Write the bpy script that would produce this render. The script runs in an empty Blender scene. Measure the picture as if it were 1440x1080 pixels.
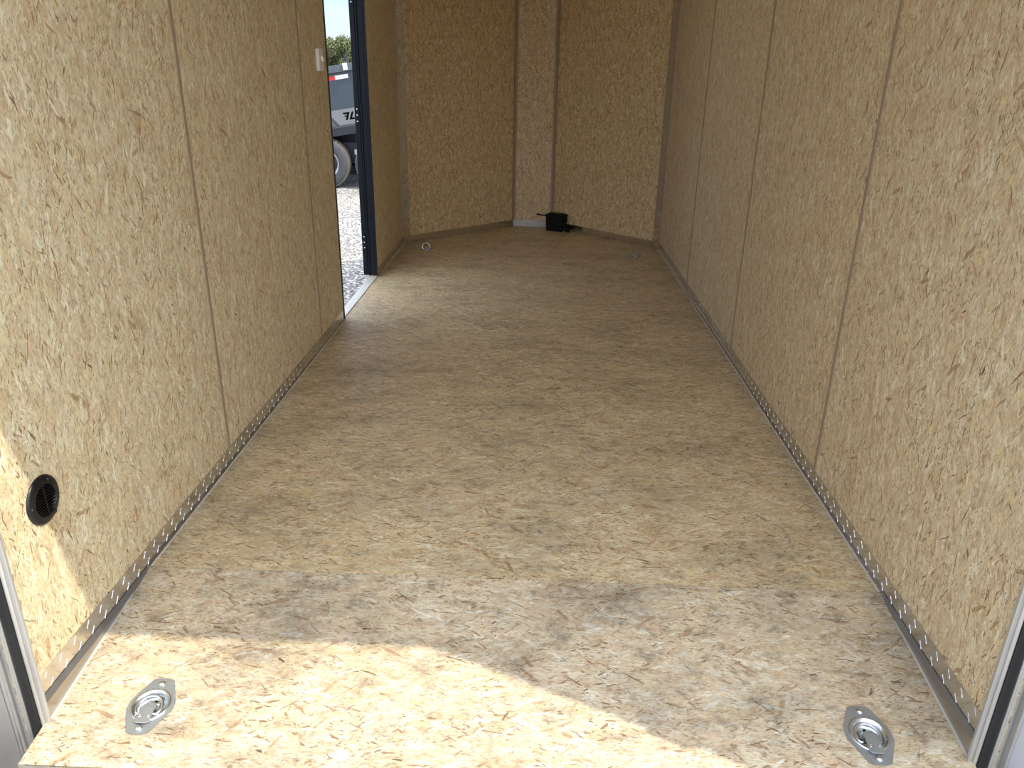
import bpy, bmesh, math, random
from mathutils import Vector, Matrix
random.seed(7)
S = bpy.context.scene
C = S.collection

# ---------------------------------------------------------------- camera
def make_camera():
    pitch, yaw, roll = math.radians(22.1836), math.radians(-1.6448), math.radians(1.0386)
    f = Vector((math.sin(yaw)*math.cos(pitch), math.cos(yaw)*math.cos(pitch), -math.sin(pitch)))
    r = Vector((math.cos(yaw), -math.sin(yaw), 0)); u = r.cross(f)
    r2 = math.cos(roll)*r + math.sin(roll)*u; u2 = -math.sin(roll)*r + math.cos(roll)*u
    cam = bpy.data.cameras.new('camera'); o = bpy.data.objects.new('camera', cam); C.objects.link(o)
    m = Matrix((r2, u2, -f)).transposed().to_4x4(); m.translation = Vector((.0436, 0, 1.2701))
    o.matrix_world = m
    cam.sensor_width = 36; cam.lens = 36*1083.7/1440; cam.clip_start = .02; cam.clip_end = 500
    S.camera = o
make_camera()

# ---------------------------------------------------------------- view, sky, sun
S.view_settings.view_transform = 'Standard'; S.view_settings.look = 'None'
S.view_settings.gamma = 1; S.view_settings.use_curve_mapping = False
S.view_settings.exposure = 1.33
S.cycles.max_bounces = 16; S.cycles.diffuse_bounces = 12; S.cycles.glossy_bounces = 4
S.cycles.caustics_reflective = False; S.cycles.caustics_refractive = False
S.cycles.use_denoising = True
SUN_TO = Vector((1, -.406, 1.63)).normalized()      # direction towards the sun
sl = bpy.data.lights.new('sun', 'SUN'); sl.energy = 1.8; sl.angle = math.radians(.55); sl.color = (1, .93, .80)
so = bpy.data.objects.new('sun', sl); C.objects.link(so); so.rotation_euler = (-SUN_TO).to_track_quat('-Z', 'Y').to_euler()
so.location = (6, -4, 9)

def world():
    w = bpy.data.worlds.new('sky'); S.world = w; w.use_nodes = True; n = w.node_tree; n.nodes.clear()
    out = n.nodes.new('ShaderNodeOutputWorld'); bg = n.nodes.new('ShaderNodeBackground')
    sky = n.nodes.new('ShaderNodeTexSky'); sky.sky_type = 'NISHITA'; sky.sun_disc = False
    sky.sun_elevation = math.asin(SUN_TO.z); sky.sun_rotation = math.atan2(SUN_TO.x, SUN_TO.y)
    sky.dust_density = 1.0; sky.air_density = .9; sky.ozone_density = 1.0
    tc = n.nodes.new('ShaderNodeTexCoord'); mp = n.nodes.new('ShaderNodeMapping'); mp.inputs['Scale'].default_value = (3, 3, 9)
    no = n.nodes.new('ShaderNodeTexNoise'); no.inputs['Scale'].default_value = 2.2; no.inputs['Detail'].default_value = 6
    cr = n.nodes.new('ShaderNodeValToRGB'); cr.color_ramp.elements[0].position = .42; cr.color_ramp.elements[1].position = .68
    cr.color_ramp.elements[0].color = (.0, .0, .0, 1); cr.color_ramp.elements[1].color = (.6, .6, .6, 1)
    mx = n.nodes.new('ShaderNodeMix'); mx.data_type = 'RGBA'; mx.inputs[7].default_value = (4.3, 4.65, 5.3, 1)
    tn = n.nodes.new('ShaderNodeMix'); tn.data_type = 'RGBA'; tn.blend_type = 'MULTIPLY'; tn.inputs[0].default_value = 1; tn.inputs[7].default_value = (1.02, 1.0, .97, 1)
    L = n.links.new
    L(tc.outputs['Generated'], mp.inputs['Vector']); L(mp.outputs[0], no.inputs['Vector']); L(no.outputs['Fac'], cr.inputs[0])
    # bright haze and cloud on the sun's side, clearer blue away from it
    dt = n.nodes.new('ShaderNodeVectorMath'); dt.operation = 'DOT_PRODUCT'; dt.inputs[1].default_value = SUN_TO
    mr = n.nodes.new('ShaderNodeMapRange'); mr.interpolation_type = 'SMOOTHSTEP'
    for k, v_ in enumerate((-.22, .55, 0, .85)): mr.inputs[k+1].default_value = v_
    ad = n.nodes.new('ShaderNodeMath'); ad.operation = 'MULTIPLY_ADD'; ad.use_clamp = True; ad.inputs[1].default_value = .12
    L(tc.outputs['Generated'], dt.inputs[0]); L(dt.outputs['Value'], mr.inputs[0]); L(cr.outputs[0], ad.inputs[0]); L(mr.outputs[0], ad.inputs[2])
    dm = n.nodes.new('ShaderNodeMix'); dm.data_type = 'RGBA'; dm.blend_type = 'MULTIPLY'; dm.inputs[0].default_value = 1; dm.inputs[7].default_value = (.235, .26, .34, 1)
    L(sky.outputs[0], dm.inputs[6])
    L(ad.outputs[0], mx.inputs[0]); L(dm.outputs[2], mx.inputs[6]); L(mx.outputs[2], tn.inputs[6]); L(tn.outputs[2], bg.inputs[0])
    bg.inputs[1].default_value = .29
    L(bg.outputs[0], out.inputs[0])
world()

# ---------------------------------------------------------------- node helpers
class NT:
    def __init__(s, name):
        s.m = bpy.data.materials.new(name); s.m.use_nodes = True; s.t = s.m.node_tree
        s.b = s.t.nodes['Principled BSDF']
    def n(s, t): return s.t.nodes.new(t)
    def put(s, sock, v):
        if isinstance(v, bpy.types.NodeSocket): s.t.links.new(v, sock)
        else: sock.default_value = v
    def M(s, op, a, b=0., c=None, clamp=False):
        q = s.n('ShaderNodeMath'); q.operation = op; q.use_clamp = clamp
        s.put(q.inputs[0], a); s.put(q.inputs[1], b)
        if c is not None: s.put(q.inputs[2], c)
        return q.outputs[0]
    def V(s, op, a, b=(0, 0, 0)):
        q = s.n('ShaderNodeVectorMath'); q.operation = op; s.put(q.inputs[0], a); s.put(q.inputs[1], b); return q.outputs[0]
    def sep(s, a):
        q = s.n('ShaderNodeSeparateXYZ'); s.put(q.inputs[0], a); return q.outputs
    def mix(s, f, a, b, mode='MIX'):
        q = s.n('ShaderNodeMix'); q.data_type = 'RGBA'; q.blend_type = mode
        s.put(q.inputs[0], f); s.put(q.inputs[6], a); s.put(q.inputs[7], b); return q.outputs[2]
    def ramp(s, f, stops, interp='LINEAR'):
        q = s.n('ShaderNodeValToRGB'); e = q.color_ramp; e.interpolation = interp; s.put(q.inputs[0], f)
        while len(e.elements) < len(stops): e.elements.new(.5)
        for el, (p, c) in zip(e.elements, stops):
            el.position = p; el.color = (*c, 1) if not isinstance(c, (int, float)) else (c, c, c, 1)
        return q.outputs[0]
    def noise(s, v, sc, det=3, rough=.5, out=0, dist=0):
        q = s.n('ShaderNodeTexNoise'); s.put(q.inputs['Vector'], v); q.inputs['Scale'].default_value = sc
        q.inputs['Detail'].default_value = det; q.inputs['Roughness'].default_value = rough; q.inputs['Distortion'].default_value = dist
        return q.outputs[out]
    def uv(s):
        return s.n('ShaderNodeTexCoord').outputs['UV']
    def obj(s):
        return s.n('ShaderNodeTexCoord').outputs['Object']
    def bump(s, h, strength=.3, dist=.002):
        q = s.n('ShaderNodeBump'); s.put(q.inputs['Height'], h); q.inputs['Strength'].default_value = strength
        q.inputs['Distance'].default_value = dist; s.put(s.b.inputs['Normal'], q.outputs[0])
    def set(s, **k):
        for a, v in k.items(): s.put(s.b.inputs[a.replace('_', ' ')], v)
        return s.m

def flakes(N, P, cell, off, prob, L, W, spread, bend, rag, edge=.35, ragged=1.0, kmin=.3, kpow=1.6):
    """wood strands, one per Voronoi cell, with ragged bent outlines; returns mask and random numbers"""
    Q = N.V('MULTIPLY', N.V('ADD', P, off), (1/cell[0], 1/cell[1], 0))
    v = N.n('ShaderNodeTexVoronoi'); v.voronoi_dimensions = '2D'; v.inputs['Scale'].default_value = 1
    N.put(v.inputs['Vector'], Q)
    loc = N.sep(N.V('MULTIPLY', N.V('SUBTRACT', Q, v.outputs['Position']), (cell[0], cell[1], 0)))
    rnd = N.sep(v.outputs['Color'])
    a = N.M('MULTIPLY', N.M('SUBTRACT', rnd[0], .5), 2*spread)
    ca, sa = N.M('COSINE', a), N.M('SINE', a)
    x = N.M('ADD', N.M('MULTIPLY', loc[0], ca), N.M('MULTIPLY', loc[1], sa))
    y = N.M('SUBTRACT', N.M('MULTIPLY', loc[1], ca), N.M('MULTIPLY', loc[0], sa))
    y = N.M('MULTIPLY_ADD', bend, W*3.0, y)
    k = N.M('MULTIPLY_ADD', N.M('POWER', rnd[2], kpow), 1.5, kmin)
    d = N.M('ADD', N.M('POWER', N.M('ABSOLUTE', N.M('DIVIDE', x, N.M('MULTIPLY', k, L))), 2.2),
            N.M('POWER', N.M('ABSOLUTE', N.M('DIVIDE', y, N.M('MULTIPLY', k, W))), 1.6))
    d = N.M('MULTIPLY_ADD', rag, 2.6*ragged, d)
    mp = N.n('ShaderNodeMapRange'); mp.interpolation_type = 'SMOOTHSTEP'; N.put(mp.inputs[0], d)
    mp.inputs[1].default_value = 1; mp.inputs[2].default_value = 1-edge; mp.inputs[3].default_value = 0; mp.inputs[4].default_value = 1
    m = N.M('MULTIPLY', mp.outputs[0], N.M('LESS_THAN', rnd[1], prob))
    return m, rnd

def osb(name, tint=(1, 1, 1), dirt=0., seed=0., rough=.62, contrast=1.0, busy=1.0):
    N = NT(name); P0 = N.V('ADD', N.uv(), (seed, seed*1.7, 0))
    wob = N.V('MULTIPLY', N.V('SUBTRACT', N.noise(P0, 9, 4, .6, out=1), (.5, .5, .5)), (.030, .020, 0))
    P = N.V('ADD', P0, wob)
    bend = N.M('SUBTRACT', N.noise(P0, 45, 2), .5)
    rag = N.M('SUBTRACT', N.noise(N.V('MULTIPLY', P0, (90, 210, 1)), 1, 3, .6), .5)
    soft = N.noise(N.V('MULTIPLY', P, (15, 48, 1)), 1, 6, .68)
    col = N.ramp(soft, [(.30, (.44, .32, .195)), (.42, (.60, .475, .315)), (.52, (.70, .58, .405)), (.66, (.80, .70, .52))])
    big = N.noise(N.V('MULTIPLY', P, (5, 8, 1)), 1, 3, .55)
    col = N.mix(N.M('MULTIPLY', N.ramp(big, [(.50, 0), (.68, 1)]), .38), col, (.60, .425, .275, 1))
    pal = [(0, (.80, .69, .49)), (.3, (.58, .45, .29)), (.5, (.86, .79, .62)), (.7, (.66, .47, .31)), (.85, (.76, .62, .39)), (1, (.54, .39, .24))]
    for cell, off, pr, L, W, sp, al in (((.062, .030), (0, 0, 0), .85, .034, .0090, .6, .62),
                                        ((.047, .019), (.7, .3, 0), .85, .026, .0054, .8, .62),
                                        ((.021, .010), (1.3, 2.1, 0), .8, .011, .0030, 1.0, .50)):
        m, r = flakes(N, P, cell, off, pr, L, W, sp, bend, rag, .55, .7, .5)
        col = N.mix(N.M('MULTIPLY', m, al*contrast), col, N.ramp(r[2], pal))
    # strand outlines: thin broken lines where stretched noise crosses its middle value
    for sc, amt, w in (((17, 46, 1), .55, .012), ((38, 85, 1), .42, .020)):
        q = N.noise(N.V('ADD', N.V('MULTIPLY', P, sc), (7.7, 3.3, 0)), 1, 2.5, .55)
        ln = N.ramp(N.M('ABSOLUTE', N.M('SUBTRACT', q, .5)), [(0, 1), (w, 0)])
        brk = N.ramp(N.noise(N.V('MULTIPLY', P0, (30, 45, 1)), 1, 2), [(.46, 0), (.60, 1)])
        col = N.mix(N.M('MULTIPLY', N.M('MULTIPLY', ln, brk), amt*busy), col, (.33, .215, .125, 1))
    clus = N.ramp(N.noise(P0, 7, 3, .6), [(.36, .25), (.62, 1)])
    m1, r1 = flakes(N, P, (.085, .050), (3.1, .9, 0), .50, .020, .0034, 1.2, bend, rag, .35, .7)
    col = N.mix(N.M('MULTIPLY', m1, .74), col, N.ramp(r1[0], [(0, (.34, .19, .10)), (1, (.52, .33, .18))]))
    m2, r2 = flakes(N, P, (.028, .016), (5.7, 4.1, 0), .62, .0100, .0017, .75, bend, rag, .6, .8)
    col = N.mix(N.M('MULTIPLY', N.M('MULTIPLY', m2, clus), .85*busy), col, N.ramp(r2[2], [(0, (.12, .07, .04)), (1, (.33, .20, .11))]))
    m3, r3 = flakes(N, P, (.0115, .0075), (8.2, 1.9, 0), .55, .0036, .0010, .9, bend, rag, .6, .7)
    col = N.mix(N.M('MULTIPLY', N.M('MULTIPLY', m3, clus), .72*busy), col, (.22, .135, .075, 1))
    m4, r4 = flakes(N, P, (.14, .11), (2.2, 7.9, 0), .4, .0085, .0020, 1.1, bend, rag, .4, .9)
    col = N.mix(N.M('MULTIPLY', m4, .92), col, N.ramp(r4[0], [(0, (.07, .04, .022)), (1, (.24, .13, .07))]))
    m6, r6 = flakes(N, P, (.070, .046), (9.4, 5.3, 0), .50, .022, .0012, .8, bend, rag, .6, .6)
    col = N.mix(N.M('MULTIPLY', m6, min(1, .70*busy)), col, N.ramp(r6[0], [(0, (.16, .085, .045)), (1, (.36, .19, .09))]))
    m5, r5 = flakes(N, P, (.09, .05), (6.2, 2.9, 0), .35, .022, .0030, .6, bend, rag, .5, .8)
    col = N.mix(N.M('MULTIPLY', m5, .55), col, (.90, .85, .72, 1))
    fine = N.noise(N.V('MULTIPLY', P, (60, 330, 1)), 1, 3, .6)
    col = N.mix(1, col, N.ramp(fine, [(.32, .68), (.56, 1.0)]), 'MULTIPLY')
    if dirt:
        d = N.noise(N.V('MULTIPLY', P0, (2.6, 4.2, 1)), 1, 7, .66)
        dm = N.ramp(d, [(.46, 0), (.66, 1)])
        g1 = N.mix(1, col, (.54, .545, .57, 1), 'MULTIPLY')
        col = N.mix(N.M('MULTIPLY', dm, dirt), col, g1)
        sc = N.noise(N.V('MULTIPLY', P0, (13, 16, 1)), 1, 7, .74)
        col = N.mix(N.M('MULTIPLY', N.ramp(sc, [(.52, 0), (.66, 1)]), dirt), col, N.mix(1, col, (.50, .50, .52, 1), 'MULTIPLY'))
        col = N.mix(N.M('MULTIPLY', N.ramp(sc, [(.30, 1), (.42, 0)]), dirt*.5), col, (.74, .73, .70, 1))
    col = N.mix(1, col, (*tint, 1), 'MULTIPLY')
    N.bump(N.M('SUBTRACT', soft, N.M('MULTIPLY', m2, .6)), .3, .0012)
    return N.set(Base_Color=col, Roughness=rough, Specular_IOR_Level=.35)

def plain(name, col, rough=.5, metal=0., spec=.5):
    N = NT(name); t = N.noise(N.obj(), 14, 4)
    c = N.mix(1, (*col, 1), N.ramp(t, [(.3, .90), (.7, 1.0)]), 'MULTIPLY')
    rr = N.M('MULTIPLY_ADD', N.noise(N.obj(), 55, 3), .16, rough-.08, clamp=True)
    return N.set(Base_Color=c, Roughness=rr, Metallic=metal, Specular_IOR_Level=spec)

def wavy():
    N = NT('wavy_tread_aluminium'); N.bump(N.noise(N.obj(), 14, 3, .6), .8, .016)
    return N.set(Base_Color=(.80, .77, .73, 1), Roughness=.10, Metallic=1.)
def gravel():
    N = NT('gravel'); P = N.obj()
    Pw = N.V('ADD', P, N.V('MULTIPLY', N.noise(P, 14, 2, out=1), (.03, .03, .03)))
    v = N.n('ShaderNodeTexVoronoi'); N.put(v.inputs['Vector'], Pw); v.inputs['Scale'].default_value = 32
    r = N.sep(v.outputs['Color'])
    c = N.ramp(r[0], [(0, (.30, .29, .27)), (.35, (.54, .52, .48)), (.7, (.70, .675, .62)), (1, (.88, .86, .80))])
    gap = N.ramp(v.outputs['Distance'], [(.30, 1), (.62, .25)])
    c = N.mix(1, c, gap, 'MULTIPLY')
    c = N.mix(N.ramp(N.noise(P, .35, 4), [(.5, 0), (.7, .35)]), c, (.60, .53, .43, 1))
    N.bump(N.M('SUBTRACT', 1, v.outputs['Distance']), 1.0, .035)
    return N.set(Base_Color=c, Roughness=.9)

M = {}
M['wall'] = osb('strand_board_wall', tint=(1.07, 1.11, 1.03), seed=0, busy=1.35, contrast=1.3)
M['wall_b'] = osb('strand_board_wall_two', tint=(1.09, 1.10, 1.01), seed=11.3, busy=1.35, contrast=1.3)
M['nose'] = osb('strand_board_nose', tint=(1.08, 1.04, .87), seed=23.9, contrast=1.5, busy=2.0)
M['nose_c'] = osb('strand_board_nose_centre', tint=(1.10, 1.07, .96), seed=31.1, contrast=1.5, busy=2.0)
M['floor'] = osb('strand_board_floor', tint=(1.01, 1.01, .92), dirt=.62, seed=41.7, rough=.50, busy=1.5, contrast=1.35)
M['floor_rear'] = osb('strand_board_floor_rear', tint=(.93, .95, .95), dirt=.9, seed=57.3, rough=.52, busy=1.25, contrast=1.25)
M['alu'] = plain('mirror_aluminium', (.78, .76, .74), .22, 1.)
M['alu_dull'] = plain('dull_aluminium', (.72, .70, .66), .42, 1.)
M['alu_wavy'] = wavy()
M['alu_nose'] = plain('dark_tread_aluminium', (.36, .33, .31), .35, 1.)
M['alu_matte'] = plain('matte_aluminium', (.56, .55, .52), .5, .6)
M['bright_skin'] = plain('brightened_panel_skin', (.80, .80, .84), .35)  # right side panel: its extra brightness over the left is put into the colour
M['alu_edge'] = plain('pale_aluminium_edge', (.80, .78, .72), .5, .35)
M['zinc'] = plain('zinc_plated_steel', (.70, .74, .78), .25, 1.)
M['zinc_plate'] = plain('dull_zinc_plate', (.37, .39, .40), .5, .7)
M['steel_lip'] = plain('dull_dark_steel', (.33, .34, .36), .36, .85)
M['wedge'] = plain('worn_aluminium', (.52, .49, .46), .33, 1.)
M['rubber'] = plain('black_rubber', (.009, .009, .009), .5)
M['black'] = plain('black_plastic', (.004, .004, .005), .4)
M['matte_black'] = plain('matte_black_plastic', (.006, .006, .006), .7, spec=.2)
M['black_paint'] = plain('black_painted_steel', (.006, .009, .014), .45, spec=.16)
M['hole'] = plain('dark_hole', (.003, .003, .003), .9, spec=0)
M['vinyl'] = plain('tan_vinyl_strip', (.37, .28, .185), .55)
M['white'] = plain('white_plastic', (.92, .91, .88), .4)
M['door_skin'] = plain('brushed_door_skin', (.66, .66, .68), .38, .75)
M['ceil'] = plain('pale_ceiling_liner', (.90, .88, .83), .6)
M['gravel'] = gravel()

# ---------------------------------------------------------------- mesh helpers
def tag(o, label=None, cat=None, group=None, kind=None):
    if label: o['label'] = label
    if cat: o['category'] = cat
    if group: o['group'] = group
    if kind: o['kind'] = kind
    return o
def obj(name, bm, mats, parent=None, smooth=False, bevel=0, uvs=False):
    me = bpy.data.meshes.new(name); bmesh.ops.recalc_face_normals(bm, faces=bm.faces[:]); bm.to_mesh(me); bm.free()
    for m in (mats if isinstance(mats, (list, tuple)) else [mats]): me.materials.append(m)
    if smooth: me.shade_smooth()
    o = bpy.data.objects.new(name, me); C.objects.link(o)
    if parent: o.parent = parent
    if bevel:
        b = o.modifiers.new('bevel', 'BEVEL'); b.width = bevel; b.segments = 2; b.limit_method = 'ANGLE'; b.angle_limit = .6
    return o
def empty(name, loc=(0, 0, 0), rot=(0, 0, 0)):
    o = bpy.data.objects.new(name, None); o.location = loc; o.rotation_euler = rot; o.empty_display_size = .1
    C.objects.link(o); return o
def box(bm, x0, x1, y0, y1, z0, z1, mat=0, M4=None):
    v = [bm.verts.new((x, y, z)) for z in (z0, z1) for y in (y0, y1) for x in (x0, x1)]
    fs = [bm.faces.new([v[i] for i in q]) for q in ((0, 2, 3, 1), (4, 5, 7, 6), (0, 1, 5, 4), (2, 6, 7, 3), (0, 4, 6, 2), (1, 3, 7, 5))]
    for f in fs: f.material_index = mat
    if M4: bmesh.ops.transform(bm, matrix=M4, verts=v)
    return fs
def prism(bm, pts, z0, z1, mat=0):
    a = [bm.verts.new((x, y, z0)) for x, y in pts]; b = [bm.verts.new((x, y, z1)) for x, y in pts]; n = len(pts)
    fs = [bm.faces.new(a[::-1]), bm.faces.new(b)] + [bm.faces.new((a[i], a[(i+1) % n], b[(i+1) % n], b[i])) for i in range(n)]
    for f in fs: f.material_index = mat
    return a+b
def prism_m(bm, pts, z0, z1, M4, mat=0):
    bmesh.ops.transform(bm, matrix=M4, verts=prism(bm, pts, z0, z1, mat))
def lathe(bm, prof, n=32, M4=None, mat=0, closed=False):
    rings = []; vs = []
    for r, z in prof:
        if r < 1e-6: ring = [bm.verts.new((0, 0, z))]
        else: ring = [bm.verts.new((r*math.cos(2*math.pi*i/n), r*math.sin(2*math.pi*i/n), z)) for i in range(n)]
        rings.append(ring); vs += ring
    pairs = list(zip(rings, rings[1:])) + ([(rings[-1], rings[0])] if closed else [])
    for a, b in pairs:
        for i in range(n):
            j = (i+1) % n
            q = [a[i % len(a)], a[j % len(a)], b[j % len(b)], b[i % len(b)]]
            q = list(dict.fromkeys(q))
            if len(q) > 2:
                f = bm.faces.new(q); f.material_index = mat
    if M4: bmesh.ops.transform(bm, matrix=M4, verts=vs)
def tube(bm, pts, r, n=8, closed=False, M4=None, mat=0):
    pts = [Vector(p) for p in pts]; rings = []; vs = []; m = len(pts); prev = None
    for i, p in enumerate(pts):
        a = pts[(i-1) % m] if (closed or i) else p; b = pts[(i+1) % m] if (closed or i < m-1) else p
        t = (b-a).normalized()
        s = prev if prev is not None else (Vector((0, 0, 1)) if abs(t.z) < .9 else Vector((1, 0, 0)))
        s = (s - t*s.dot(t)).normalized(); prev = s; u = t.cross(s)
        rr = r[i] if isinstance(r, (list, tuple)) else r
        ring = [bm.verts.new(p + rr*(math.cos(2*math.pi*k/n)*s + math.sin(2*math.pi*k/n)*u)) for k in range(n)]
        rings.append(ring); vs += ring
    for i in range(m if closed else m-1):
        a, b = rings[i], rings[(i+1) % m]
        for k in range(n):
            f = bm.faces.new((a[k], a[(k+1) % n], b[(k+1) % n], b[k])); f.material_index = mat
    if not closed:
        for q in (rings[0], rings[-1]): bm.faces.new(q).material_index = mat
    if M4: bmesh.ops.transform(bm, matrix=M4, verts=vs)
def uv_by(o, fn):
    me = o.data; l = me.uv_layers.new(name='UVMap')
    for p in me.polygons:
        for li in p.loop_indices: l.data[li].uv = fn(me.vertices[me.loops[li].vertex_index].co, p.normal)

# ---------------------------------------------------------------- the shell
XW, YR, ZC = .99, 1.235, 2.0
Y_SEAM, SLOPE = 1.723, .115
NL, NCL, NCR, NR = (-XW, 5.96), (-.164, 6.78), (.166, 6.78), (XW, 5.96)
T = .05
DY0, DY1, DZ1 = 3.975, 4.895, 1.88        # side door opening

uvz = lambda co, n: (co.z, co.y + co.x*.3)
def build_walls():
    for a in ((YR, DY0, -.10, ZC), (DY1, 5.96, -.10, ZC), (DY0+.0005, DY1-.0005, DZ1, ZC), (DY0+.0005, DY1-.0005, -.10, .0)):
        bm = bmesh.new(); box(bm, -XW-T, -XW, *a)
        for f in bm.faces:
            if f.calc_center_median().x < -XW-T+.001: f.material_index = 1
        o = obj('wall_left', bm, [M['wall'], M['black_paint']]); uv_by(o, uvz); tag(o, kind='structure')
    bm = bmesh.new(); box(bm, XW, XW+T, YR, 5.96, -.10, ZC)
    for f in bm.faces:
        if f.calc_center_median().x > XW+T-.001: f.material_index = 1
    o = obj('wall_right', bm, [M['wall_b'], M['black_paint']]); uv_by(o, uvz); tag(o, kind='structure')
    for nm, a, b, mt in (('wall_front_left', NL, NCL, 'nose'), ('wall_front', NCL, NCR, 'nose_c'), ('wall_front_right', NCR, NR, 'nose')):
        a, b = Vector(a), Vector(b); d = (b-a).normalized(); nrm = Vector((-d.y, d.x))*T
        bm = bmesh.new(); prism(bm, [a, b, b+nrm, a+nrm], -.10, ZC)
        o = obj(nm, bm, [M[mt]]); tag(o, kind='structure')
        uv_by(o, lambda co, n, a=a, d=d: (co.z, (Vector((co.x, co.y))-a).dot(d)+co.x*.01))
build_walls()

out = [(-XW-T, YR), (XW+T, YR), (XW+T, 5.985), (.19, 6.84), (-.19, 6.84), (-XW-T, 5.985)]
bm = bmesh.new(); prism(bm, out, ZC+.001, ZC+.06)
for f in bm.faces:
    if f.calc_center_median().z > ZC+.05: f.material_index = 1
tag(obj('ceiling', bm, [M['ceil'], M['alu_dull']]), kind='structure')

RINGS = [(-.781, 1.285), (.793, 1.285), (-.789, 5.775), (.782, 5.735)]
RH = .0335
def sheet(name, outline, holes, zf, th, mat):
    bm = bmesh.new(); loops = []
    def loop(pts):
        vs = [bm.verts.new((x, y, zf(y))) for x, y in pts]
        return [bm.edges.new((vs[i], vs[(i+1) % len(vs)])) for i in range(len(vs))]
    es = loop(outline)
    for hx, hy in holes:
        es += loop([(hx+RH*math.cos(k*math.pi/12), hy+RH*math.sin(k*math.pi/12)) for k in range(24)])
    bmesh.ops.triangle_fill(bm, edges=es, use_beauty=True, use_dissolve=False)
    for f in bm.faces:
        if f.normal.z < 0: f.normal_flip()
    r = bmesh.ops.extrude_face_region(bm, geom=bm.faces[:])
    bmesh.ops.translate(bm, vec=(0, 0, -th), verts=[g for g in r['geom'] if isinstance(g, bmesh.types.BMVert)])
    o = obj(name, bm, mat); uv_by(o, lambda co, n: (co.x, co.y)); tag(o, kind='structure'); return o
g = .0022
sheet('floor', [(-XW, Y_SEAM+g), (XW, Y_SEAM+g), (XW, 5.96), NCR, NCL, (-XW, 5.96)], RINGS[2:], lambda y: 0., .018, M['floor'])
zs = lambda y: -SLOPE*(Y_SEAM-y)
sheet('floor_rear', [(-XW, 1.135), (XW, 1.135), (XW, Y_SEAM-g), (-XW, Y_SEAM-g)], RINGS[:2], zs, .018, M['floor_rear'])
# steel underfloor that carries the boards
bm = bmesh.new()
for y in (1.16, 1.9, 2.5, 3.1, 3.7, 4.3, 4.9, 5.4, 6.0, 6.4): box(bm, -.95 if y < 6 else -.6+(y-6)*.6, .95 if y < 6 else .6-(y-6)*.6, y, y+.05, -.20, -.085)
for x in (-.9, .85): box(bm, x, x+.05, 1.16, 5.9, -.20, -.084)
tag(obj('trim_1', bm, M['black_paint']), kind='structure')

# seam strips between the wall sheets
tn = [1]
def trim(bm, mat, **k):
    tn[0] += 1; return tag(obj('trim_%d' % tn[0], bm, mat, **k), kind='structure')
for x, ys in ((-XW, (2.33, 3.53)), (XW, (2.302, 3.53, 4.74))):
    s = 1 if x < 0 else -1
    for y in ys:
        bm = bmesh.new(); box(bm, min(x, x+s*.003), max(x, x+s*.003), y-.009, y+.009, .056, ZC); trim(bm, M['vinyl'], bevel=.001)
for cx in (NCL, NCR):
    s = 1 if cx[0] < 0 else -1
    bm = bmesh.new(); d = Vector((NCL[0]-NL[0], NCL[1]-NL[1])).normalized()
    a = Vector(cx); e = Vector((-s*d.x, -d.y))*.022
    prism(bm, [a, a+e, a+e+Vector((0, -.005)), a+Vector((s*.002, -.006)), a+Vector((s*.016, -.005)), a+Vector((s*.016, 0))], .056 if 1 else 0, ZC)
    trim(bm, M['vinyl'])

# diamond tread strips: plate + raised bars, laid out on a local (s along, t up, n out) frame
def lozenges(bm, L, H, O, ds, dt, dn, pitch=.028, rows=2, mi=0, th=.0011, ln=.022, wd=.0030, s0=0., keep=None):
    n = int(L/pitch)
    for i in range(n):
        for j in range(rows):
            s = s0+(i+.5)*pitch + (j % 2)*pitch*.5; t = (j+.5)*H/rows
            if s > s0+L-.012: continue
            a = math.radians(50 if (i+j) % 2 else -50)
            c, sn = math.cos(a), math.sin(a); h = ln/2; w = wd/2
            if abs(h*sn) > H/2: h = H/2
            P = lambda u, v, k: O + ds*(s+u*c-v*sn) + dt*(t+u*sn+v*c) + dn*k
            q = [(-h, 0), (0, -w), (h, 0), (0, w)]
            base = [bm.verts.new(P(u, v, .0002)) for u, v in q]
            top = [bm.verts.new(P(u*.75, v*.45, th)) for u, v in q]
            bm.faces.new(top).material_index = mi
            for k in range(4): bm.faces.new((base[k], base[(k+1) % 4], top[(k+1) % 4], top[k])).material_index = mi
def plate(bm, L, H, O, ds, dt, dn, t0=0., th=.0012, s0=0.):
    v = []
    for k in (0, th):
        v += [bm.verts.new(O+ds*s+dt*t+dn*k) for s, t in ((s0, t0), (s0+L, t0), (s0+L, H), (s0, H))]
    for q in ((0, 1, 2, 3), (4, 5, 6, 7), (0, 1, 5, 4), (1, 2, 6, 5), (2, 3, 7, 6), (3, 0, 4, 7)): bm.faces.new([v[i] for i in q])
BH = .055
Z = Vector((0, 0, 1)); Yv = Vector((0, 1, 0)); Xv = Vector((1, 0, 0))
def baseboard(name, spans, x, s):
    bm = bmesh.new(); dn = Xv*s
    for y0, y1 in spans:
        O = Vector((x, 0, 0))
        plate(bm, y1-y0, BH, O, Yv, Z, dn, t0=.0, s0=y0)
        lozenges(bm, y1-y0, BH, O+dn*.0012, Yv, Z, dn, s0=y0)
        if y1 > Y_SEAM:    # flange folded flat over the floor edge
            f0 = max(y0, Y_SEAM)
            box(bm, min(x, x+s*.008), max(x, x+s*.008), f0, y1, .0003, .0022)
    o = obj(name, bm, [M['alu']]); tag(o, kind='structure')
    return o
baseboard('baseboard_left', [(YR+.004, DY0-.02), (DY1+.03, 5.955)], -XW, 1)
baseboard('baseboard_right', [(YR+.004, 5.955)], XW, -1)
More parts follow.
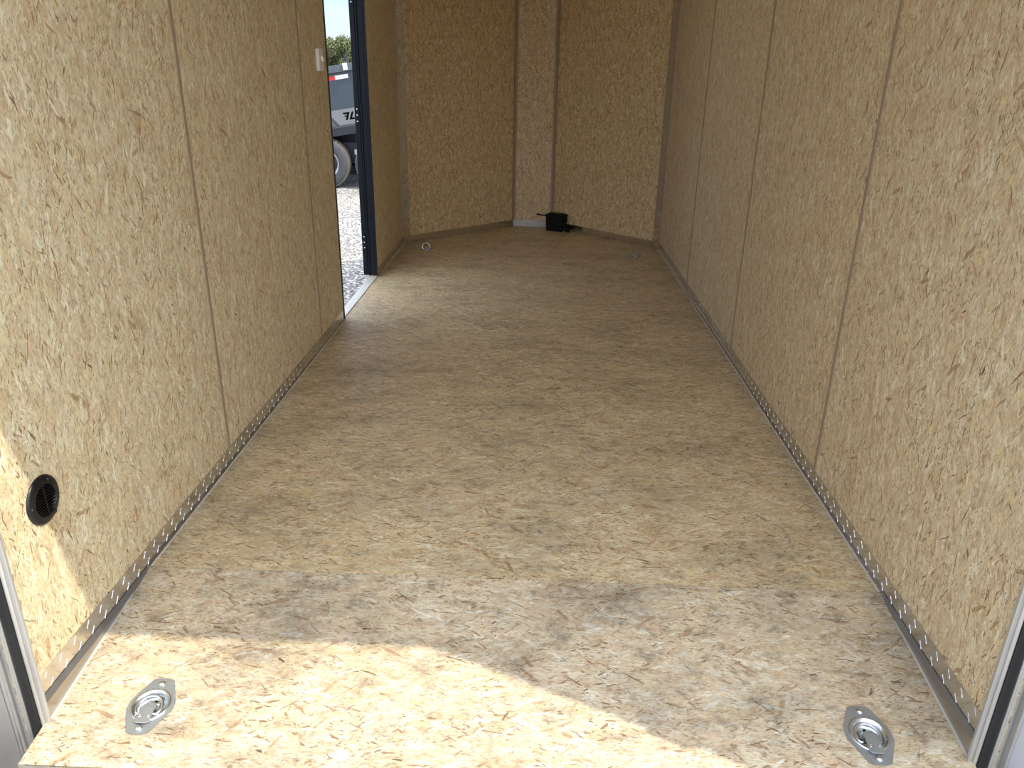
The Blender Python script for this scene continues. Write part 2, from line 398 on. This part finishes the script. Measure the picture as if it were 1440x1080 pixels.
for x, s, sp in ((-XW, 1, [(Y_SEAM, DY0-.02), (DY1+.03, 5.955)]), (XW, -1, [(Y_SEAM, 5.955)])):
    bm = bmesh.new()
    for a, b in sp: box(bm, min(x+s*.0082, x+s*.0125), max(x+s*.0082, x+s*.0125), a, b, .0003, .0028)
    trim(bm, M['alu_edge'])
# where the rear sheet drops away: folded lip of the tread strip, dark crack and wedge plate below
for x, s in ((-XW, 1), (XW, -1)):
    bm = bmesh.new()
    q = [(x+s*.0014, .0045), (x+s*.0085, -.0085), (x+s*.0095, -.0080), (x+s*.0028, .0058)]
    A = [bm.verts.new((a, YR+.004, z)) for a, z in q]; B = [bm.verts.new((a, Y_SEAM-.006, z)) for a, z in q]
    for i in range(4): bm.faces.new((A[i], A[(i+1) % 4], B[(i+1) % 4], B[i]))
    bm.faces.new(A); bm.faces.new(B); trim(bm, M['steel_lip'])
    bm = bmesh.new()
    for k in (0, 1):
        xx = x+s*(.003+.002*k)
        v = [bm.verts.new((xx, y, z)) for y, z in ((YR+.004, zs(YR)+.0005), (Y_SEAM-.004, .0005+zs(Y_SEAM-.004)), (Y_SEAM-.004, -.0008), (YR+.004, -.010))]
        bm.faces.new(v)
        if k: [bm.faces.new((v0[i], v0[(i+1) % 4], v[(i+1) % 4], v[i])) for i in range(4)]
        v0 = v
    trim(bm, M['wedge'])
    bm = bmesh.new()                       # flat edging strip lying on the sloping floor
    v = []
    for y in (YR+.004, 1.62):
        w = .004
        for a, dz in ((x+s*.0052, .0004), (x+s*(.006+w), .0004), (x+s*(.006+w), .0024), (x+s*.0052, .0024)):
            v.append(bm.verts.new((a, y, zs(y)+dz)))
    for q in ((0, 1, 2, 3), (4, 5, 6, 7), (0, 1, 5, 4), (1, 2, 6, 5), (2, 3, 7, 6), (3, 0, 4, 7)): bm.faces.new([v[i] for i in q])
    trim(bm, M['alu_edge'])
# nose strips, centre tread piece, corner trims
def nose_strip(name, a, b, mat, h=BH, pitch=.028, th=.0011, rows=2, wd=.003):
    a, b = Vector((*a, 0)), Vector((*b, 0)); L = (b-a).length; ds = (b-a).normalized(); dn = Vector((ds.y, -ds.x, 0))
    bm = bmesh.new(); plate(bm, L, h, a, ds, Z, dn, t0=.0005)
    lozenges(bm, L, h, a+dn*.0012, ds, Z, dn, pitch=pitch, th=th, rows=rows, wd=wd, mi=1 if isinstance(mat, list) else 0)
    tag(obj(name, bm, mat), kind='structure')
nose_strip('baseboard_front_left', NL, NCL, M['alu'])
nose_strip('baseboard_front_right', NCR, NR, M['alu'])
nose_strip('baseboard_front', NCL, NCR, [M['alu_nose'], M['alu_edge']], pitch=.028, th=.004, wd=.007)  # same metal throughout: dark plate and pale bars put the glints into colour
for (x, y), s in ((NL, 1), (NR, -1)):
    a = Vector((x, y, BH)); d = Vector((s*(NCL[0]-NL[0]), NCL[1]-NL[1], 0)).normalized(); dn = Vector((s*d.y, -s*d.x, 0))*1
    bm = bmesh.new(); w = .062
    plate(bm, w, ZC-BH, a, d, Z, dn); lozenges(bm, ZC-BH-.01, w, a+dn*.0012, Z, d, dn, pitch=.028, th=.003)
    trim(bm, M['alu_wavy'] if s > 0 else M['alu'])
    bm = bmesh.new(); plate(bm, .035, ZC-BH, a, -Yv, Z, Xv*s); trim(bm, M['vinyl'] if 0 else M['alu_dull'])

# ---------------------------------------------------------------- rear door frame
def rear_frame():
    t = empty('door_frame', (0, YR, -.30)); t0 = t.location
    tag(t, 'aluminium frame around the open rear doorway, with a black rubber seal', 'door frame')
    def part(nm, bm, mat, **k):
        bmesh.ops.translate(bm, vec=-t0, verts=bm.verts[:]); return obj(nm, bm, mat, t, **k)
    for s in (-1, 1):
        sg = lambda a, b: (min(s*a, s*b), max(s*a, s*b))
        bm = bmesh.new()
        box(bm, *sg(.978, .992), YR-.004, YR+.004, -.30, ZC)
        part('jamb', bm, M['alu_matte'], bevel=.0015)
        bm = bmesh.new(); tube(bm, [(s*.9905, YR-.006, -.30), (s*.9905, YR-.006, ZC)], .0042, 10); part('bright_edge', bm, M['alu_edge'], smooth=True)
        bm = bmesh.new(); box(bm, *sg(.9935, 1.018), YR-.012, YR+.010, -.30, ZC); sl_ = part('rubber_seal', bm, M['rubber'], bevel=.006)
        for k in (0, 1):
            bm = bmesh.new(); tube(bm, [(s*(1.0215+.005*k), YR-.008, -.30), (s*(1.0215+.005*k), YR-.008, ZC)], .0028, 8); part('bead', bm, M['alu_edge'], smooth=True)
        bm = bmesh.new()
        prism(bm, [(s*1.029, YR-.006), (s*1.031, YR+.004), (s*1.048, YR+.004), (s*1.052, YR-.008), (s*1.052, YR+.012), (s*1.029, YR+.012)], -.30, ZC)
        part('channel', bm, M['alu_matte'])
        bm = bmesh.new(); tube(bm, [(s*1.0545, YR-.008, -.30), (s*1.0545, YR-.008, ZC)], .0036, 8); part('bright_edge', bm, M['alu_edge'], smooth=True)
        bm = bmesh.new(); box(bm, *sg(1.0585, 1.075), .975, YR+.01, -.30, ZC+.06)
        if s > 0:      # added blocks on the outer edge that put bumps in its cast shadow
            box(bm, 1.055, 1.07, .965, .98, 1.02, 1.16); box(bm, 1.0585, 1.07, .971, .98, .70, .82)
        p = part('side_panel', bm, M['door_skin'] if s < 0 else M['bright_skin']); p['label'] = 'smooth grey metal side panel' if s < 0 else 'smooth side panel, coloured paler than the left one'
    bm = bmesh.new(); box(bm, -1.058, 1.058, .975, YR-.0005, ZC+.001, ZC+.06); part('canopy', bm, M['alu_dull'])  # unseen overhang; it and the panels' depth were added to cast the floor shadow
    bm = bmesh.new(); box(bm, -.976, .976, 1.10, 1.133, -.20, -.066); part('sill', bm, M['alu_dull'], bevel=.003)
rear_frame()

# ---------------------------------------------------------------- side doorway
def side_door():
    t = empty('side_door', (-XW, DY1, 0)); t0 = t.location
    tag(t, 'black side door swung fully open outside, with its black frame and aluminium sill', 'door')
    def part(nm, bm, mat, **k):
        bmesh.ops.translate(bm, vec=-t0, verts=bm.verts[:]); return obj(nm, bm, mat, t, **k)
    xo = -XW-T-.004
    bm = bmesh.new()      # far jamb: stepped profile
    prism(bm, [(-.985, DY1-.001), (-1.044, DY1-.001), (-1.044, DY1-.010), (-1.036, DY1-.010), (-1.030, DY1-.005), (-1.002, DY1-.005), (-.998, DY1-.010), (-.985, DY1-.010)], .012, DZ1-.021)
    part('jamb', bm, M['black_paint'])
    bm = bmesh.new(); box(bm, xo, -.984, DY0+.0008, DY0+.008, .0, DZ1-.021); part('jamb', bm, M['rubber'], bevel=.002)
    bm = bmesh.new(); box(bm, xo, -.984, DY0+.001, DY1-.001, DZ1-.02, DZ1-.001); part('lintel', bm, M['black_paint'])
    bm = bmesh.new(); box(bm, -1.040, -.991, DY0+.009, DY1-.011, .001, .006); part('sill', bm, M['alu_edge'], bevel=.001)
    bm = bmesh.new(); box(bm, -1.078, -1.0465, DY1-.004, DY1+.90, .012, DZ1-.02); part('door_leaf', bm, M['black_paint'], bevel=.004)
    for z in (.18, .95, 1.60):
        bm = bmesh.new()
        box(bm, -1.068, -1.030, DY1-.0135, DY1-.0105, z, z+.10)
        tube(bm, [(-1.047, DY1-.015, z), (-1.047, DY1-.015, z+.10)], .005, 10)
        h = part('hinge', bm, M['black_paint'])
        for dz in (.015, .05, .085):
            bm = bmesh.new(); lathe(bm, [(.0045, 0), (.004, .002), (0, .003)], 10, Matrix.Translation(Vector((-1.060, DY1-.0136, z+dz)))@Matrix.Rotation(math.pi/2, 4, 'X'))
            bmesh.ops.translate(bm, vec=-t0, verts=bm.verts[:]); obj('screw', bm, M['zinc'], h)
side_door()

# ---------------------------------------------------------------- small fittings
def light_switch():
    t = empty('light_switch', (-XW, 3.83, 1.297)); tag(t, 'white plastic light switch on the left wall beside the side doorway', 'light switch')
    bm = bmesh.new(); box(bm, 0, .016, -.040, .040, -.048, .048); obj('plate', bm, M['white'], t, bevel=.004)
    bm = bmesh.new(); box(bm, .016, .027, -.007, .007, -.012, .012, M4=Matrix.Rotation(-.25, 4, 'Y')); obj('toggle', bm, M['white'], t, bevel=.002)
light_switch()

def wall_vent():
    t = empty('wall_vent', (-XW, 1.388, .407)); tag(t, 'round black louvred vent on the left wall near the rear doorway', 'vent')
    R = Matrix.Rotation(math.pi/2, 4, 'Y')      # local z -> +X (out of the wall)
    bm = bmesh.new()
    lathe(bm, [(.0545, .0005), (.054, .003), (.050, .0055), (.0385, .0085), (.036, .0088), (.0352, .0075), (.0348, .0015), (.030, .001)], 48, R); obj('flange', bm, M['black'], t, smooth=True)
    bm = bmesh.new(); lathe(bm, [(0, .0006), (.0349, .0006)], 32, R); obj('backing', bm, M['hole'], t)
    bm = bmesh.new()
    for k in range(-5, 6):
        z = k*.0060; w = math.sqrt(.0344**2-z*z)
        for a, b in ((-w, -.0012), (.0012, w)):
            v = [bm.verts.new(p) for p in ((.0072, a, z+.0016), (.0078, a, z+.0002), (.0030, a, z-.0022), (.0024, a, z-.0008), (.0072, b, z+.0016), (.0078, b, z+.0002), (.0030, b, z-.0022), (.0024, b, z-.0008))]
            for q in ((0, 1, 2, 3), (4, 5, 6, 7), (0, 1, 5, 4), (1, 2, 6, 5), (2, 3, 7, 6), (3, 0, 4, 7)): bm.faces.new([v[i] for i in q])
    box(bm, .002, .0082, -.0014, .0014, -.0345, .0345)
    obj('louvre', bm, M['black'], t)
    for a in (178, 62, -62):
        bm = bmesh.new(); y, z = .045*math.cos(math.radians(a)), .045*math.sin(math.radians(a))
        lathe(bm, [(.0042, 0), (.0040, .0018), (.0022, .0030), (0, .0034)], 14, Matrix.Translation((.0064, y, z))@R); obj('screw', bm, M['black'], t, smooth=True)
wall_vent()

def tie_down(name='tie_down_ring'):
    """recessed pan fitting: hex plate, dished pan, ring, hinge bracket with rivets, two bolts; long axis along Y"""
    t = empty(name)
    out_ = [(-.024, -.068), (-.012, -.073), (.012, -.073), (.024, -.068), (.050, -.012), (.050, .012), (.024, .068), (.012, .073), (-.012, .073), (-.024, .068), (-.050, .012), (-.050, -.012)]
    bm = bmesh.new(); es = []
    def loop(pts):
        vs = [bm.verts.new((x, y, .0003)) for x, y in pts]
        return [bm.edges.new((vs[i], vs[(i+1) % len(vs)])) for i in range(len(vs))]
    es += loop(out_); rr = .0425; cir = [(rr*math.cos(k*math.pi/18), rr*math.sin(k*math.pi/18)) for k in range(36)]; es += loop(cir)
    bmesh.ops.triangle_fill(bm, edges=es, use_beauty=True)
    r = bmesh.ops.extrude_face_region(bm, geom=bm.faces[:])
    bmesh.ops.translate(bm, vec=(0, 0, .0022), verts=[g_ for g_ in r['geom'] if isinstance(g_, bmesh.types.BMVert)])
    obj('plate', bm, M['zinc_plate'], t)
    bm = bmesh.new()
    lathe(bm, [(.0425, .0025), (.0418, .0052), (.0400, .0060), (.0375, .0050), (.0325, .0010), (.0305, -.0060), (.0285, -.0110), (.0240, -.0125), (0, -.0128), (0, -.0142), (.025, -.0140), (.0300, -.0125), (.0320, -.0060), (.0332, -.0005), (.0418, .0003)], 48, closed=False)
    obj('pan', bm, M['zinc'], t, smooth=True)
    bm = bmesh.new(); pts = []
    for k in range(25):
        a = math.radians(-38+k*256/24); pts.append((.0275*math.cos(a), .0275*math.sin(a), .0))
    pts += [(-.010-.004, -.0175, 0), (.014, -.0175, 0)]
    tube(bm, pts, .0034, 10, closed=True); rg = obj('ring', bm, M['zinc'], t, smooth=True); rg.location = (0, .0, -.0035); rg.rotation_euler = (math.radians(3), 0, 0)
    bm = bmesh.new()
    pr = [(-.0148, -.012), (.0148, -.012), (.0165, -.046), (.010, -.050), (-.010, -.050), (-.0165, -.046)]
    prism(bm, pr, .0063, .0083)
    box(bm, -.0148, .0148, -.0115, .0005, .0005, .0066)
    box(bm, -.0165, .0165, -.003, .017, -.0128, -.0095)
    obj('bracket', bm, M['zinc_plate'], t, bevel=.0008)
    for x, y, z in ((-.0095, .010, -.0095), (.0095, .010, -.0095), (-.0095, -.032, .0083), (.0095, -.032, .0083)):
        bm = bmesh.new(); lathe(bm, [(.0034, 0), (.0034, .0006), (.0022, .0010), (.0018, .0003), (0, .0003)], 14, Matrix.Translation((x, y, z))); obj('rivet', bm, M['zinc'], t, smooth=True)
    bm = bmesh.new(); lathe(bm, [(.0038, -.0126), (.0038, -.0121), (0, -.0120)], 16, Matrix.Translation((0, .0195, 0))); lathe(bm, [(.0036, 0), (0, .0004)], 16, Matrix.Translation((0, .0040, -.0094))); obj('drain_hole', bm, M['hole'], t)
    for y in (-.0585, .0575):
        bm = bmesh.new(); lathe(bm, [(.0078, 0), (.0078, .0010), (.0064, .0036), (.0040, .0050), (.0012, .0054), (0, .0046)], 20, Matrix.Translation((0, y, .0048 if y < -.9 else .0025))); obj('bolt', bm, M['zinc'], t, smooth=True)
    return t
def copy_tree(o, parent=None):
    c = o.copy(); C.objects.link(c)
    if parent: c.parent = parent
    for ch in o.children: copy_tree(ch, c)
    return c
r0 = tie_down()
lab = ['zinc tie-down ring in the sunlit patch of floor by the left wall', 'zinc tie-down ring in the shaded rear corner by the right wall',
       'small tie-down with its ring standing up, far end of the floor at left', 'small flat tie-down at the far end of the floor near the right wall']
src = [r0] + [copy_tree(r0) for _ in range(3)]
for k, (o, (x, y)) in enumerate(zip(src, RINGS)):
    o.location = (x, y, (zs(y) if k < 2 else 0)+.0004)
    if k < 2: o.rotation_euler = (math.atan(SLOPE), 0, 0)
    tag(o, lab[k], 'tie-down ring', 'recessed tie-down rings in the floor')
for ch in src[0].children:
    if ch.name.startswith('ring'): ch.location = (0, -.006, .0042)
for ch in src[1].children:
    if ch.name.startswith('ring'): ch.location = (-.001, .002, -.0035)
for ch in src[2].children:
    if ch.name.startswith('ring'): ch.rotation_euler = (math.radians(78), 0, 0); ch.location = (0, -.0139, .0200)

def battery_box():
    t = empty('battery_box', (.205, 6.625, .001), (0, 0, math.radians(-24)))
    tag(t, 'black plastic battery box with cables on the floor at the nose', 'battery box')
    bm = bmesh.new()
    vs = prism(bm, [(-.078, -.05), (.078, -.05), (.078, .05), (-.078, .05)], 0, .118)
    for v in vs:
        if v.co.z < .01: v.co.x *= .94; v.co.y *= .92
    obj('case', bm, M['matte_black'], t, bevel=.006)
    bm = bmesh.new(); box(bm, -.083, .083, -.055, .055, .118, .137); box(bm, -.07, .07, -.043, .043, .137, .143); obj('lid', bm, M['matte_black'], t, bevel=.004)
    bm = bmesh.new(); box(bm, .078, .094, -.018, .018, .075, .125); obj('latch', bm, M['matte_black'], t, bevel=.002)
    bm = bmesh.new(); tube(bm, [(-.075, -.035, .125), (-.11, -.05, .128), (-.15, -.075, .136)], [.006, .0055, .007], 8); obj('cable', bm, M['matte_black'], t, smooth=True)
    bm = bmesh.new(); tube(bm, [(.07, -.045, .03), (.10, -.055, .025), (.125, -.05, .018), (.14, -.04, .028), (.12, -.035, .04), (.09, -.04, .035)], .0065, 8); obj('cable', bm, M['matte_black'], t, smooth=True)
    bm = bmesh.new(); box(bm, .105, .140, -.062, -.035, .006, .038); box(bm, .14, .15, -.055, -.04, .022, .035); obj('connector', bm, M['matte_black'], t, bevel=.002)
    bm = bmesh.new(); lathe(bm, [(.003, 0), (0, .002)], 10, Matrix.Translation((.104, -.064, .03))@Matrix.Rotation(math.pi/2, 4, 'X')); obj('terminal', bm, M['zinc'], t)
battery_box()

# ---------------------------------------------------------------- outside
ZG = -.50
bm = bmesh.new()
v = [bm.verts.new(p) for p in ((-250, -120, ZG), (250, -120, ZG), (250, 320, ZG), (-250, 320, ZG))]; bm.faces.new(v)
tag(obj('ground', bm, M['gravel']), 'pale gravel yard around the trailer', 'gravel', kind='stuff')

M['slate'] = plain('slate_grey_paint', (.036, .050, .066), .35)
M['slate_rail'] = plain('slate_rail_paint', (.070, .088, .102), .35)
M['pale_decal'] = plain('pale_grey_decal', (.16, .17, .175), .4)
M['mid_decal'] = plain('warm_grey_decal', (.10, .095, .088), .45)
M['red_tape'] = plain('red_reflective_tape', (.62, .02, .02), .4)
M['white_tape'] = plain('white_reflective_tape', (.72, .74, .76), .4)
M['chassis'] = plain('dark_chassis_paint', (.009, .013, .022), .45)
M['rim'] = plain('pale_steel_rim', (.75, .75, .74), .35, .6)
M['tyre'] = plain('tyre_rubber', (.050, .052, .056), .75)
M['tread'] = plain('dusty_tread', (.20, .175, .14), .9)

def dump_trailer():
    Y0 = 12.25
    t = empty('dump_trailer', (-3, Y0, ZG)); tag(t, 'dark grey dump trailer parked on the gravel beyond the side doorway', 'trailer')
    t0 = Vector(t.location)
    def part(nm, bm, mat, par=None, **k):
        bmesh.ops.translate(bm, vec=-t0, verts=bm.verts[:]); return obj(nm, bm, mat, par or t, **k)
    # bed, hinged low at the left and lifted a little: local s to the right, h up
    hinge = Vector((-4.4, Y0+.02, .185)); A = Matrix.Translation(hinge)@Matrix.Rotation(-math.atan(.165), 4, 'Y')
    bm = bmesh.new(); H = .86; L = 4.3; D = 1.9
    box(bm, 0, L, 0, .04, 0, H, M4=A); box(bm, 0, L, D-.04, D, 0, H, M4=A); box(bm, 0, .04, .04, D-.04, 0, H, M4=A); box(bm, L-.04, L, .04, D-.04, 0, H, M4=A); box(bm, .04, L-.04, .04, D-.04, 0, .05, M4=A)
    part('bed', bm, M['slate'])
    bm = bmesh.new()
    for y in (-.05, D-.05): box(bm, -.02, L+.02, y, y+.10, H-.10, H, M4=A)
    for x in (-.02, L-.06): box(bm, x, x+.08, .05, D-.05, H-.10, H, M4=A)
    part('top_rail', bm, M['slate_rail'], bevel=.006)
    bm = bmesh.new(); box(bm, -.02, L+.02, -.05, 0, -.12, -.001, M4=A); part('lower_rail', bm, M['chassis'])
    for x in (.25, 2.15, 3.0, 3.85):
        bm = bmesh.new(); box(bm, x, x+.07, -.035, 0, .10, H-.10, M4=A); part('side_post', bm, M['slate'])
    Ad = A@Matrix.Rotation(math.pi/2, 4, 'X')      # decal frame: x right, y up, z towards the viewer
    def decal(nm, pts, z, mat, th=.0015): 
        b = bmesh.new(); prism_m(b, pts, z, z+th, Ad); return part(nm, b, mat)
    decal('stripe', [(.9, .185), (1.30, .185), (1.42, .02), (4.1, .02), (4.1, .16), (3.9, .245), (.85, .245)], .0005, M['pale_decal'])
    decal('stripe', [(.3, .02), (1.36, .02), (1.27, .17), (.3, .17)], .0005, M['mid_decal'])
    decal('reflector', [(1.33, .665), (1.50, .665), (1.50, .722), (1.33, .722)], .002, M['red_tape'])
    decal('reflector', [(1.50, .665), (1.70, .665), (1.70, .722), (1.50, .722)], .002, M['white_tape'])
    # emblem: stepped slanting mark followed by a slanting L
    X, Yy = 1.595, .085
    e1 = [(-.085, .095), (.012, .095), (-.032, .0), (-.060, .0), (-.040, .042), (-.062, .042), (-.070, .058), (-.033, .058), (-.026, .074), (-.072, .074)]
    e2 = [(.040, .095), (.066, .095), (.030, .020), (.082, .020), (.074, .0), (-.010, .0)]
    b = bmesh.new()
    for e in (e1, e2): prism_m(b, [(X+p[0]*1.15, Yy+p[1]*1.15) for p in e], .0022, .0036, Ad)
    part('emblem', b, M['hole'])
    # mesh tarp bracket on the rail
    bm = bmesh.new(); box(bm, 1.67, 1.73, -.09, -.05, H-.085, H+.01, M4=A); part('tarp_bracket', bm, M['white_tape'])
    bm = bmesh.new(); box(bm, 1.70, 1.73, -.03, .0, H, H+.13, M4=A); part('rail_pin', bm, M['chassis'])
    # chassis
    bm = bmesh.new()
    for y in (Y0+.42, Y0+1.45): box(bm, -4.35, .6, y, y+.08, -.02, .14)
    for x in (-4.2, -3.3, -2.4, -1.2, .3): box(bm, x, x+.08, Y0+.5, Y0+1.45, 0, .12)
    box(bm, -4.1, .2, Y0+.55, Y0+1.4, .121, .30)
    box(bm, -4.0, -1.8, Y0+.27, Y0+.30, -.14, .17)
    tube(bm, [(-3.27, Y0+.1, -.12), (-3.27, Y0+1.8, -.12)], .04, 12); tube(bm, [(-2.40, Y0+.1, -.12), (-2.40, Y0+1.8, -.12)], .04, 12)
    part('chassis', bm, M['chassis'])
    bm = bmesh.new(); box(bm, -2.86, -2.72, Y0+.264, Y0+.269, -.01, .07); part('data_plate', bm, M['white_tape'])
    bm = bmesh.new(); box(bm, .5, .62, Y0+.9, Y0+1.0, ZG, .3); box(bm, -.1, .6, Y0+.9, Y0+1.0, .0, .1); part('jack', bm, M['chassis'])
    r = .375
    for cx in (-3.27, -2.42):
        for cy, side in ((Y0-.03, -1), (Y0+1.93, 1)):
            Mx = Matrix.Translation((cx, cy, ZG+r))@Matrix.Rotation(math.pi/2, 4, 'X')
            if side > 0: Mx = Matrix.Translation((cx, cy, ZG+r))@Matrix.Rotation(-math.pi/2, 4, 'X')
            bm = bmesh.new()
            lathe(bm, [(.215, 0), (.225, .012), (.26, .020), (.32, .018), (.352, .002), (.366, -.022), (.366, -.200), (.345, -.225), (.215, -.215)], 56, Mx, closed=True)
            w = part('wheel', bm, M['tyre'], smooth=True)
            bm = bmesh.new()
            for k in range(56):
                a = 2*math.pi*k/56
                for j in range(5):
                    zz = -.012-.043*j; Mk = Mx@Matrix.Rotation(a+(j % 2)*.05, 4, 'Z')
                    box(bm, r-.016, r, -.013, .013, zz-.034, zz, M4=Mk)
            part('tread', bm, M['tread'], w)
            bm = bmesh.new(); lathe(bm, [(.224, .012), (.217, .010), (.205, -.01), (.19, -.05), (.10, -.035), (.085, .01), (0, .015)], 40, Mx); part('rim', bm, M['rim'], w, smooth=True)
            bm = bmesh.new(); lathe(bm, [(.188, -.0495), (.10, -.0345), (.085, .0107), (0, .016)], 40, Mx)
            part('hub', bm, M['chassis'], w, smooth=True)
            for k in range(6):
                bm = bmesh.new(); lathe(bm, [(.010, -.04), (.010, -.02), (0, -.018)], 8, Mx@Matrix.Rotation(k*math.pi/3, 4, 'Z')@Matrix.Translation((.12, 0, 0)))
                part('lug_nut', bm, M['rim'], w)
dump_trailer()

def leaf_mat(name, a, b):
    N = NT(name); P = N.obj(); c = N.ramp(N.noise(P, 1.3, 4), [(.35, a), (.65, b)])
    return N.set(Base_Color=c, Roughness=.6)
M['leaf'] = leaf_mat('leaf_green', (.075, .095, .035), (.17, .185, .075))
M['bark'] = plain('bark', (.13, .10, .075), .9)
def tree(loc, h, w, seed, label):
    rd = random.Random(seed); t = empty('tree', loc)
    tag(t, label, 'tree', 'trees on the skyline beyond the side doorway')
    bm = bmesh.new(); tube(bm, [(0, 0, 0), (.1, 0, h*.25), (0, .1, h*.5), (0, 0, h*.8)], [w*.035, w*.028, w*.02, w*.006], 10)
    for k in range(9):
        a = k*2.4; z = h*(.3+.05*k); tube(bm, [(0, 0, z), (math.cos(a)*w*.2, math.sin(a)*w*.2, z+h*.08), (math.cos(a)*w*.38, math.sin(a)*w*.38, z+h*.13)], [w*.012, w*.008, w*.003], 6)
    obj('trunk', bm, M['bark'], t, smooth=True)
    bm = bmesh.new(); blobs = []
    for k in range(60):
        a = rd.random()*6.283; z = rd.uniform(.16, .86); rr = w*.5*math.sqrt(max(.05, 1-((z-.5)/.52)**2))*rd.uniform(.3, .95)
        blobs.append((Vector((math.cos(a)*rr*.85, math.sin(a)*rr*.85, z*h)), w*rd.uniform(.09, .15)))
    for c, r in blobs:
        for _ in range(420):
            d = Vector((rd.gauss(0, 1), rd.gauss(0, 1), rd.gauss(0, 1))).normalized()*r*rd.uniform(.55, 1.05)
            p = c+d; q = Vector((rd.gauss(0, 1), rd.gauss(0, 1), rd.gauss(0, 1))).normalized(); u = q.orthogonal().normalized()*w*.016; vv = q.cross(u.normalized())*w*.011
            vs = [bm.verts.new(p+x) for x in (-u, vv, u, -vv)]; bm.faces.new(vs)
    obj('foliage', bm, M['leaf'], t)
tree((-14.75, 60, ZG), 3.85, 4.3, 3, 'tall rounded tree rising above the dump trailer through the side doorway')
tree((-16.2, 66, ZG), 3.2, 4.6, 5, 'lower green tree behind the rounded tree beyond the doorway')
tree((-12.6, 64, ZG), 3.0, 4.2, 9, 'low bushy tree at the right of the rounded tree beyond the doorway')
